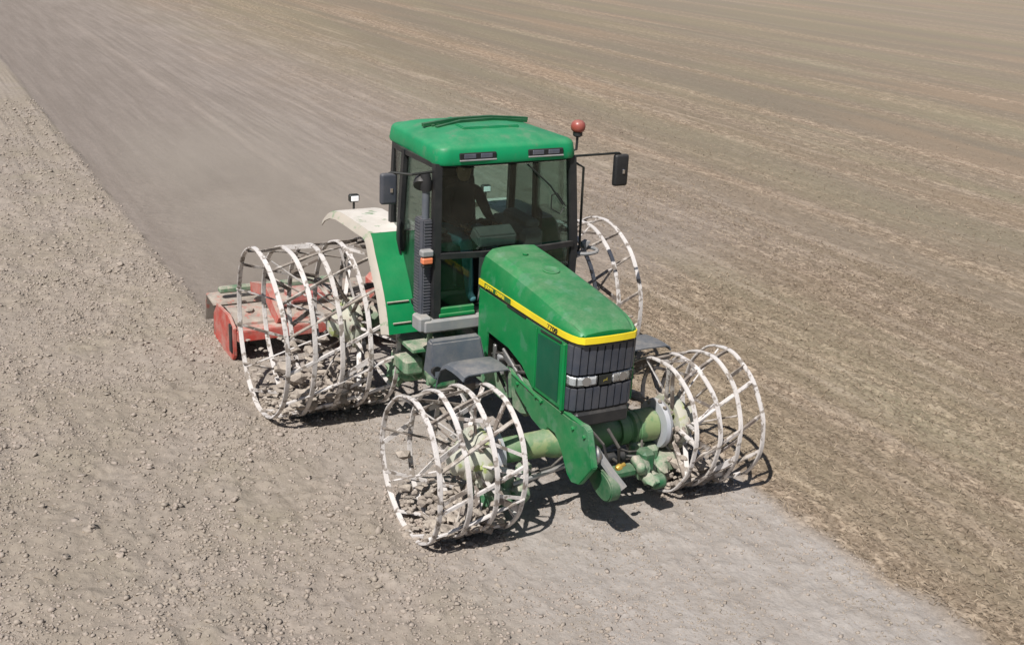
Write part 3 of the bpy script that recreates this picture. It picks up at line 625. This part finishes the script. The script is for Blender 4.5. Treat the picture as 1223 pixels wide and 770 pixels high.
# mirrors
for s in (-1, 1):
    cx_, cy_, cz_ = (1.40, 1.40, 2.80) if s > 0 else (1.26, -1.19, 2.74)
    top = 2.985 if s > 0 else 2.90
    arm = MB().tube([(1.42, s*.77, 2.985 if s > 0 else 2.92), (1.41, s*(abs(cy_)*.55+.35), top), (cx_, cy_-s*.03, top), (cx_-.02, cy_+s*.02, top-.03), (cx_-.03, cy_+s*.02, cz_-.05)], .013, 8).build('mirror_arm', 'ink', T)
    hgt = .34 if s > 0 else .31
    mi = MB().box((cx_, cy_, cz_), (.07, .17, hgt), bevel=.03, seg=3).build('wing_mirror', 'plastic' if s > 0 else 'shield', arm, smooth=50)
    MB().box((cx_-.035, cy_, cz_), (.006, .14, hgt-.05), bevel=.002).box((cx_+.04, cy_+.02, cz_-.01), (.012, .03, .05), bevel=.004).build('mirror_glass', 'mirror', arm)
# work lamps by the right door
MB().lathe([(.03, 0), (.075, .03), (.085, .10), (.08, .12)], (1.34, -.86, 2.86), (.5, -.3, -.5), 16).build('work_lamp', 'plastic', T)
# exhaust guard at the right front corner with its stack
ex = MB().tube([(1.44, -.865, 1.40), (1.44, -.865, 2.74)], .038, 16).build('exhaust_stack', 'grey', T)
MB().tube([(1.44, -.865, 2.74), (1.44, -.865, 2.82), (1.42, -.87, 2.90)], [.055, .058, .05], 14).build('stack_cap', 'void', ex)
m = MB(); m.prism([(1.32, -.93), (1.46, -.93), (1.495, -.905), (1.495, -.815), (1.32, -.815)], 'xy', 1.46, 2.46); m.build('exhaust_guard', 'shield', T, bevel=.012)
m = MB()
for i in range(30):
    z = 1.51+i*.0315; m.box((1.39, -.932, z), (.12, .008, .012)).box((1.497, -.86, z), (.008, .08, .012))
mo = m.build('guard_louvre', 'shield', T, smooth=0)
# corner marker lamp with amber lens
ml = MB().box((1.56, -.90, 2.14), (.09, .13, .07), bevel=.015).tube([(1.53, -.80, 2.1), (1.56, -.88, 2.1)], .015, 6).build('marker_lamp', 'grey_lt', T)
MB().box((1.57, -.90, 2.065), (.07, .115, .065), bevel=.012).build('amber_lens', 'orange', ml)
MB().box((1.56, -.90, 2.01), (.06, .10, .035), bevel=.01).build('lamp_foot', 'plastic', ml)
# far side: grab rail and ring bracket
MB().tube([(1.42, .80, 2.93), (1.42, .93, 2.86), (1.42, .94, 2.0), (1.42, .84, 1.7)], .014, 8).build('grab_rail', 'ink', T)
MB().tube([(1.40+.14*math.cos(a), 1.0+.16*math.sin(a), 1.95) for a in np.linspace(0, 6.283, 16, endpoint=False)], .02, 8, closed=True).tube([(1.40, .82, 1.95), (1.40, .9, 1.95)], .02, 6).lump((1.35, 1.05, 2.0), .06, 4).build('lamp_bracket', 'grey_lt', T)
# green levers seen through the right door
MB().tube([(.62, -.45, 1.9), (.62, -.45, 2.45), (.70, -.45, 2.52), (.82, -.45, 2.53)], .014, 8).tube([(.62, -.45, 2.35), (.5, -.45, 2.33)], .012, 6).build('control_lever', 'green', T)
# steps and tank below the right door
st = MB().box((1.05, -.80, 1.02), (.55, .26, .05), bevel=.01).box((1.02, -.86, .80), (.42, .22, .18), bevel=.03).box((1.28, -.72, .95), (.05, .05, .7), bevel=.01).build('cab_step', 'green_dusty', T)
MB().box((.95, -.55, .80), (.8, .30, .5), bevel=.05).box((.7, -.70, .62), (.35, .3, .3), bevel=.06).lump((.9, -.76, .70), .17, 11, 2).lump((.62, -.80, .52), .15, 12, 2).lump((1.25, -.62, .70), .13, 14, 2).build('side_tank', 'green_dusty', T)
MB().box((.9, .62, .95), (.9, .3, .5), bevel=.06).build('side_tank', 'green_dusty', T)
# rear axle
MB().lathe([(.16, -1.30), (.16, -1.05), (.14, -.95), (.17, -.55), (.24, -.35), (.24, .35), (.17, .55), (.14, .95), (.16, 1.05), (.16, 1.30)], (0, 0, .9375), (0, 1, 0), 22).build('rear_axle', 'green_dusty', T)
# rear fenders
for s in (-1, 1):
    top_ = [(-.92, 1.90), (-.80, 1.985), (-.62, 2.06), (-.40, 2.10), (-.1, 2.112), (.25, 2.112), (.50, 2.111), (.555, 2.10)]
    front = [(.56, 2.098), (.60, 2.062), (.64, 2.005), (.69, 1.92), (.80, 1.77), (.88, 1.66), (.95, 1.55), (1.00, 1.45), (1.06, 1.30), (1.10, 1.15)]
    fd = MB().sheet([[(x, s*yy_, z) for yy_ in (.60, .80, 1.0, 1.10)] for x, z in top_], .014).build('rear_fender', 'dust_glare_top', T, smooth=30)
    MB().sheet([[(x, s*yy_, z) for yy_ in (.66, .80, 1.0, 1.10)] for x, z in front], .014).build('fender_front', 'fender', fd, smooth=40)
    arc = top_+front
    def inner(x, z):
        d = math.hypot(x, z-.94); return (x-(x/d)*.085, z-((z-.94)/d)*.085)
    lp_ = [inner(x, z) for x, z in arc]
    MB().sheet([[(x, s*1.102, z-.003), ((x+x2)/2+.01*x, s*1.135, (z+z2)/2+.010), (x2, s*1.16, z2)] for (x, z), (x2, z2) in zip(arc, lp_)], .012).build('fender_lip', 'lip', fd)
    MB().box((1.01, s*.97, 1.47), (.012, .24, .014), rot=rotm('Y', 20)).build('fender_seam', 'lip', fd)
    MB().box((1.085, s*.95, 1.26), (.012, .20, .014), rot=rotm('Y', 20)).build('fender_seam', 'lip', fd)
    lp = MB().tube([(-.66, s*.84, 2.04), (-.66, s*.84, 2.14)], .014, 8).box((-.66, s*.84, 2.18), (.07, .12, .09), bevel=.015).build('fender_lamp', 'ink', fd)
    MB().box((-.62, s*.84, 2.18), (.012, .09, .06), bevel=.004).build('lamp_glass', 'lamp', lp)
# hitch arms
m = MB()
for s in (-1, 1):
    m.tube([(-.35, s*.35, .75), (-1.1, s*.42, .45), (-1.75, s*.45, .40)], .03, 6, flat=(.05, .10)).tube([(-.4, s*.3, 1.25), (-1.0, s*.42, 1.2), (-1.05, s*.42, .5)], .025, 8)
m.tube([(-.4, 0, 1.25), (-1.8, 0, .95)], .03, 8).build('hitch_arm', 'iron', T)

# ---- cage wheels
def cage_wheel(x, rad, y_in, y_out, nr, nl, hub_y, seed):
    """y_in / y_out: signed positions of the inner and outer ring"""
    rn = random.Random(seed); s = 1 if y_out > 0 else -1; zc = rad-.012
    wh = empty('cage_wheel', (x, (y_in+y_out)/2, zc)); wh.parent = T; wh.matrix_parent_inverse = Matrix.Identity(4)
    tr = .012; rc = rad-tr
    yr = [y_in+(y_out-y_in)*i/(nr-1) for i in range(nr)]
    def pt(a, y, r_=rc): return (x+r_*math.cos(a), y, zc+r_*math.sin(a))
    n = 72
    for i, y in enumerate(yr):
        f1, f2 = rn.uniform(0, 6.3), rn.uniform(0, 6.3)
        path = [pt(2*math.pi*j/n, y+.010*math.sin(2*2*math.pi*j/n+f1), rc+.012*math.sin(3*2*math.pi*j/n+f2)+.004*math.sin(11*2*math.pi*j/n+f1)) for j in range(n)]
        MB().tube(path, tr, 4, closed=True, flat=(.020, .050 if rad > .8 else .046)).build('ring', 'cage', wh, smooth=40, bevel=.004)
    # skewed lug bars running across all rings
    ya, yb = min(y_in, y_out), max(y_in, y_out)
    for j in range(nl):
        a0 = 2*math.pi*(j+.2*rn.random())/nl; skew = R(30)+rn.uniform(-.06, .06)
        path = []
        for u in np.linspace(-.02, 1.02, 9):
            path.append(pt(a0+skew*(u-.5), ya+(yb-ya)*u, rc-tr-.004+rn.uniform(-.003, .003)))
        light = rn.random() < (.6 if math.sin(a0) < 0 else .15)
        MB().tube(path, .01, 6, flat=(.045, .013) if j % 2 else (.028, .028)).build('lug_bar', 'cage' if light else 'cage_dark', wh)
    # spokes from the hub disc to the rings
    ns = 10
    for j in range(ns):
        a = 2*math.pi*(j+.3*rn.random())/ns; i = [0, 1, 2][j % 3] if nr > 4 else [0, 1, 1][j % 3]
        y1 = yr[min(i, nr-1)]
        MB().tube([pt(a+.1, hub_y, .24), pt(a+rn.uniform(-.12, .2), y1, rc-.01)], .012, 6, flat=(.045, .012)).build('spoke', 'cage_dark' if j % 3 else 'cage', wh)
    # cross slats welded between neighbouring rings, and cleats on the inner ones
    for j in range(nl*2):
        i = rn.choice([0, 0, 1, 1, 2]) if nr > 4 else rn.choice([0, 0, 1, 1, 2]); a0 = 2*math.pi*(j+.6*rn.random())/(nl*2); da = rn.choice([-1, 1])*rn.uniform(.10, .34)
        i = min(i, nr-2)
        MB().tube([pt(a0, yr[i], rc-.016), pt(a0+da*.5, (yr[i]+yr[i+1])/2, rc-.02), pt(a0+da, yr[i+1], rc-.016)], .01, 6, flat=(.008, rn.choice([.03, .045, .06]))).build('slat', 'cage_dark' if rn.random() < .72 else 'cage', wh)
    for j in range(8):
        a = 2*math.pi*(j+.6*rn.random())/8
        MB().tube([pt(a, hub_y-s*.10, .22), pt(a+rn.uniform(-.35, .35), yr[rn.choice([0, 1])], rc-.01)], .01, 6, flat=(.05, .014)).build('spoke', 'cage_dark' if j % 2 else 'cage', wh)
    for j in range(5):
        a = 2*math.pi*(j+.5*rn.random())/5
        MB().tube([pt(a, hub_y+s*.06, .16), pt(a+rn.uniform(-.3, .3), yr[-1 if j % 2 else -2], rc-.02)], .009, 8).build('stay', 'cage' if j % 2 else 'cage_dark', wh)
    hb = MB().lathe([(.27, -.10), (.29, -.05), (.28, .0), (.20, .03), (.19, .10), (.14, .13), (.13, .20), (.07, .23), (.05, .23)], (x, hub_y, zc), (0, s, 0), 22)
    for j in range(8): hb.lathe([(.016, -.03), (.016, .03)], pt(j*math.pi/4, hub_y+s*.01, .235), (0, s, 0), 6)
    hb.build('hub', 'hub', wh)
    # dirt packed into the bottom and the hub of the cage
    m = MB(); nm = 520 if rad > .8 else 360
    for j in range(nm):
        u = rn.random()**.9; a = -math.pi/2+rn.gauss(0, .44*(1.15-.4*u)); y = yr[-1]+(yr[0]-yr[-1])*(.04+.93*u); r_ = rc-.01-abs(rn.gauss(0, .10 if rad > .8 else .075))*(.35+.9*u)
        q_ = pt(a, y, r_); sz = rn.uniform(.018, .062)*(.7+.45*u)*(1 if rad > .8 else .85)
        m.lump((q_[0], q_[1], max(q_[2], .01)), sz, rn.random(), 1, (rn.uniform(.7, 1.5), rn.uniform(.7, 1.5), rn.uniform(.4, .9)))
    for j in range(170 if rad > .8 else 110):
        u = rn.random()**.8; a = -math.pi/2+rn.gauss(.02, .46); y = yr[-1]+(yr[0]-yr[-1])*(.16+.82*u); r_ = rc-.03-abs(rn.gauss(0, .16 if rad > .8 else .11))*(.25+.9*u)
        q_ = pt(a, y, r_); sz = rn.uniform(.045, .10)*(1 if rad > .8 else .8)
        m.lump((q_[0], q_[1], max(q_[2], .03)), sz, rn.random(), 1, (rn.uniform(.8, 1.5), rn.uniform(.7, 1.3), rn.uniform(.35, .9)))
    for j in range(80):
        a = rn.uniform(0, 6.3); m.lump(pt(a, hub_y-s*rn.uniform(-.05, .22), rn.uniform(.14, .31 if rad > .8 else .29)), rn.uniform(.02, .05), rn.random(), 1, (1, .8, 1))
    mo = m.build('packed_mud', 'mud', wh, smooth=0); mo['kind'] = 'stuff'
    return wh
cage_wheel(3.136, .674, -.908, -1.70, 4, 10, -1.10, 1)
cage_wheel(3.136, .674, .908, 1.70, 4, 10, 1.10, 2)
cage_wheel(0, .9375, -.932, -2.143, 5, 14, -1.16, 3)
cage_wheel(0, .9375, .932, 2.143, 5, 14, 1.16, 4)
# pale drive flange behind the left front wheel
for s in (-1, 1):
    MB().lathe([(.17, 0), (.24, .01), (.25, .05), (.23, .09), (.16, .10)], (3.136, s*.86, .672), (0, s, 0), 28).build('drive_flange', 'flange', T)

# ------------------------------------------------------------------ rotary tiller behind
B = empty('rotary_tiller', (-2.0, 0, 0), 'red rotary tiller with grey rear board working the soil behind the tractor', 'tiller')
MB().tube([(-1.56, -2.02, .36), (-1.56, 2.02, .36)], .07, 4, flat=(.20, .14)).build('main_beam', 'red', B, bevel=.01)
hood_prof = [(-1.62, .30), (-1.66, .46), (-1.85, .535), (-2.15, .54), (-2.35, .47), (-2.46, .33)]
MB().sheet([[(x, y, z) for y in np.linspace(-2.0, 2.0, 9)] for x, z in hood_prof], .012).build('rotor_cover', 'cover', B)
for s in (-1, 1):
    ep = MB().prism([(-1.52, .10), (-1.50, .46), (-1.75, .56), (-2.30, .53), (-2.48, .36), (-2.52, .05), (-2.1, .0), (-1.6, .02)], 'xz', s*2.06, s*2.02).build('end_plate', 'red', B, bevel=.008)
    MB().box((-1.62, s*2.05, .30), (.10, .06, .36), bevel=.01).build('chain_case', 'plastic', ep)
    MB().tube([(-1.58, s*1.45, .46), (-1.95, s*1.50, .76), (-2.5, s*1.52, .62)], .03, 4, flat=(.10, .16)).build('brace', 'red', B)
    MB().tube([(-1.9, s*1.55, .56), (-2.1, s*1.5, .74), (-2.7, s*1.48, .58)], .03, 4, flat=(.07, .05)).build('board_arm', 'plastic', B)
MB().prism([(-2.48, .44), (-2.50, .47), (-2.86, .50), (-2.95, .12), (-2.93, .11), (-2.84, .47)], 'xz', -2.06, 2.06).build('rear_board', 'cover', B, bevel=.006)
for s in (-1, 1): MB().box((-2.62, s*1.2, .60), (.10, 1.5, .08), bevel=.02).build('rear_bar', 'green_dusty', B)
gb = MB().box((-1.85, 0, .66), (.42, .38, .36), bevel=.06).lathe([(.06, 0), (.07, .05), (.05, .2)], (-1.66, 0, .70), (1, 0, 0), 14).build('gearbox', 'red', B)
MB().box((-1.95, -.95, .66), (.28, .62, .16), bevel=.04).box((-1.95, -1.35, .60), (.30, .3, .1), bevel=.03).build('side_housing', 'pink', B)
MB().prism([(-1.62, .42), (-1.75, 1.0), (-1.86, 1.02), (-1.92, .55)], 'xz', -.12, -.08).prism([(-1.62, .42), (-1.75, 1.0), (-1.86, 1.02), (-1.92, .55)], 'xz', .08, .12).build('headstock', 'red', B)
MB().tube([(-.35, 0, .80), (-1.62, 0, .70)], .045, 12).build('drive_shaft', 'plastic', B)
m = MB(); rn = random.Random(5)
m.tube([(-2.05, -1.98, .25), (-2.05, 1.98, .25)], .05, 10)
for i in range(26):
    y = -1.9+i*3.8/25
    for kx in range(3):
        a = i*.9+kx*2.094; m.tube([(-2.05, y, .25), (-2.05+.2*math.cos(a), y, .25+.2*math.sin(a)), (-2.05+.24*math.cos(a+.25), y+.06, .25+.24*math.sin(a+.25))], .02, 4, flat=(.05, .012))
m.build('rotor', 'iron', B)
m = MB()
for i in range(40): m.lump((rn.uniform(-2.45, -1.75), rn.uniform(-1.9, 1.9), .555), rn.uniform(.02, .06), i, 1, (1, 1.3, .4))
mo = m.build('soil_on_cover', 'mud', B, smooth=0); mo['kind'] = 'stuff'
m = MB()
for dy in (-.3, -.22, -.14, .12, .2):
    m.tube([(-.5, dy, 1.15), (-.9, dy*1.6-.1, 1.05), (-1.4, dy*2.2-.2, .80), (-1.75, dy*2-.3, .62)], .016, 8)
m.build('hydraulic_hose', 'rubber', B)

# ------------------------------------------------------------------ seat, wheel, console and the driver
st_ = MB().box((.66, -.08, 1.92), (.48, .50, .14), bevel=.05, seg=2).box((.42, -.08, 2.28), (.14, .48, .68), rot=rotm('Y', -8), bevel=.05, seg=2).box((.37, -.08, 2.68), (.10, .30, .16), bevel=.04, seg=2).box((.66, -.08, 1.68), (.34, .34, .4), bevel=.03).build('driver_seat', 'seat', T)
MB().box((.66, -.37, 2.12), (.36, .07, .06), bevel=.02).box((.66, .21, 2.12), (.36, .07, .06), bevel=.02).build('armrest', 'seat', st_)
MB().box((.75, .52, 1.85), (.8, .28, .62), bevel=.05).box((.75, .58, 2.18), (.6, .16, .10), bevel=.03).build('side_console', 'console', T)
MB().box((1.34, -.08, 1.75), (.16, .22, .6), bevel=.04).build('steering_column', 'console', T)
MB().loft([[(1.22, -.28, 2.16), (1.46, -.28, 2.10), (1.46, -.28, 2.22), (1.30, -.28, 2.30)], [(1.22, .16, 2.16), (1.46, .16, 2.10), (1.46, .16, 2.22), (1.30, .16, 2.30)]]).build('dashboard', 'console', T, bevel=.02)
sw = MB().tube([(1.12+.05*math.cos(a)*1.0, -.08+.20*math.sin(a), 2.22+.17*math.cos(a)*.55) for a in np.linspace(0, 6.283, 28, endpoint=False)], .015, 8, closed=True).tube([(1.12, -.27, 2.22), (1.14, -.08, 2.21), (1.12, .11, 2.22)], .012, 6).tube([(1.14, -.08, 2.21), (1.30, -.08, 2.12)], .022, 8).build('steering_wheel', 'ink', T)

def skin_obj(name, verts, edges, radii, mat, parent, root, sub=1):
    me = bpy.data.meshes.new(name); me.from_pydata(verts, edges, []); o = bpy.data.objects.new(name, me); COL.objects.link(o)
    md = o.modifiers.new('skin', 'SKIN'); md.use_smooth_shade = True
    for i, r_ in enumerate(radii):
        sv = me.skin_vertices[0].data[i]; sv.radius = (r_, r_) if not isinstance(r_, tuple) else r_; sv.use_root = (i == root)
    s2 = o.modifiers.new('sub', 'SUBSURF'); s2.levels = s2.render_levels = sub
    dg = bpy.context.evaluated_depsgraph_get(); m2 = bpy.data.meshes.new_from_object(o.evaluated_get(dg)); bpy.data.objects.remove(o)
    m2.name = name; m2.materials.clear(); m2.materials.append(MT[mat]); m2.polygons.foreach_set('use_smooth', [True]*len(m2.polygons))
    ob = bpy.data.objects.new(name, m2); COL.objects.link(ob)
    if parent: ob.parent = parent; ob.matrix_parent_inverse = Matrix.Translation(-Vector(origin_of(parent)))
    return ob
D = empty('person', (.62, -.08, 1.99), 'driver in a dark top and teal trousers seated in the green cab at the wheel', 'person')
px_, py_ = .60, -.08
V_ = [(px_, py_, 2.06), (px_-.03, py_, 2.24), (px_-.03, py_, 2.42), (px_-.01, py_, 2.52), (px_+.01, py_, 2.585), (px_+.03, py_, 2.66),
      (px_, py_-.19, 2.48), (px_+.14, py_-.25, 2.26), (px_+.36, py_-.20, 2.235), (px_+.45, py_-.185, 2.245),
      (px_, py_+.19, 2.48), (px_+.14, py_+.25, 2.26), (px_+.36, py_+.20, 2.235), (px_+.45, py_+.185, 2.245)]
E_ = [(0, 1), (1, 2), (2, 3), (3, 4), (4, 5), (3, 6), (6, 7), (7, 8), (8, 9), (3, 10), (10, 11), (11, 12), (12, 13)]
Rr = [(.16, .12), (.155, .115), (.175, .12), (.10, .09), .058, .06, .075, .052, .036, .032, .075, .052, .036, .032]
skin_obj('torso', V_, E_, Rr, 'shirt', D, 0, 2)
V_ = [(px_, py_, 2.03), (px_+.06, py_-.10, 2.02), (px_+.46, py_-.15, 2.06), (px_+.56, py_-.15, 1.66), (px_+.58, py_-.15, 1.52), (px_+.70, py_-.15, 1.49),
      (px_+.06, py_+.10, 2.02), (px_+.46, py_+.15, 2.06), (px_+.56, py_+.15, 1.66), (px_+.58, py_+.15, 1.52), (px_+.70, py_+.15, 1.49)]
E_ = [(0, 1), (1, 2), (2, 3), (3, 4), (4, 5), (0, 6), (6, 7), (7, 8), (8, 9), (9, 10)]
skin_obj('trousers', V_, E_, [.14, .10, .075, .052, .045, .04, .10, .075, .052, .045, .04], 'teal', D, 0, 2)
hd = MB(); hd.lathe([(.0, -.125), (.045, -.118), (.066, -.085), (.076, -.03), (.078, .03), (.068, .08), (.045, .112), (0, .125)], (px_+.045, py_, 2.74), (0, 0, 1), 20)
hd.lump((px_+.125, py_, 2.725), .016, 3, 1, (1, .8, 1.4)).box((px_+.112, py_, 2.682), (.012, .045, .010), bevel=.004).lump((px_+.04, py_-.08, 2.735), .022, 2, 1, (.7, .4, 1.2)).lump((px_+.04, py_+.08, 2.735), .022, 2, 1, (.7, .4, 1.2))
hd.build('head', 'skin', D, smooth=180)
m = MB()
for s in (-1, 1): m.lump((px_+.112, py_+s*.03, 2.752), .010, 1, 1, (.5, 1.2, .7))
m.build('eyes', 'eye', D)
MB().lathe([(.083, 0), (.084, .04), (.07, .08), (.04, .098), (0, .102)], (px_+.04, py_, 2.775), (0, 0, 1), 20).prism([(px_+.09, py_-.075), (px_+.19, py_-.055), (px_+.20, py_), (px_+.19, py_+.055), (px_+.09, py_+.075)], 'xy', 2.777, 2.785).build('cap', 'hair', D)
for s in (-1, 1):
    hx, hy, hz = px_+.49, py_+s*.185, 2.245
    m = MB(); m.box((hx, hy, hz), (.085, .07, .032), bevel=.014, seg=2)
    for i in range(4):
        y = hy-s*.027+s*i*.018; L_ = [.075, .085, .08, .062][i]
        m.tube([(hx+.03, y, hz+.006), (hx+.03+L_*.5, y, hz+.012), (hx+.03+L_*.75, y, hz-.012), (hx+.03+L_*.55, y, hz-.034)], [.0095, .0088, .008, .007], 8)
    m.tube([(hx-.02, hy-s*.03, hz), (hx+.015, hy-s*.052, hz-.01), (hx+.045, hy-s*.05, hz-.022)], [.012, .010, .008], 8)
    m.build('hand', 'skin', D, smooth=60)

# ------------------------------------------------------------------ dust hanging behind the tiller
k = NT('hanging_dust'); tc = k.n('ShaderNodeTexCoord').outputs['Object']
sp = k.n('ShaderNodeSeparateXYZ'); k.l(tc, sp.inputs[0])
ex_ = k.math('MULTIPLY', k.ramp(sp.outputs[0], -7.0, -2.5), k.ramp(sp.outputs[0], 5.0, 6.8, 1, 0))
ey_ = k.math('MULTIPLY', k.ramp(sp.outputs[1], -2.6, -.6), k.ramp(sp.outputs[1], .8, 2.8, 1, 0))
ez_ = k.ramp(sp.outputs[2], 0.0, 1.7, 1, 0)
d = k.math('MULTIPLY', k.math('MULTIPLY', ex_, ey_), k.math('MULTIPLY', ez_, k.ramp(k.noise(tc, .8, 4), .35, .7, .15, 1)))
pv = k.n('ShaderNodeVolumePrincipled'); pv.inputs['Color'].default_value = (.90, .77, .64, 1)
k.l(k.math('MULTIPLY', k.math('MULTIPLY', d, k.ramp(sp.outputs[0], 0.0, 5.0, .8, 1.6)), .58), pv.inputs['Density']); k.l(pv.outputs[0], k.out.inputs['Volume'])
du = MB().box((0, 0, .85), (14.0, 5.4, 1.7)).build('dust_cloud', k.m, None, smooth=0); du.location = (-7.6, .1, .06)
du['kind'] = 'stuff'; du['label'] = 'thin pale dust hanging in the air behind the tiller'; du['category'] = 'dust'
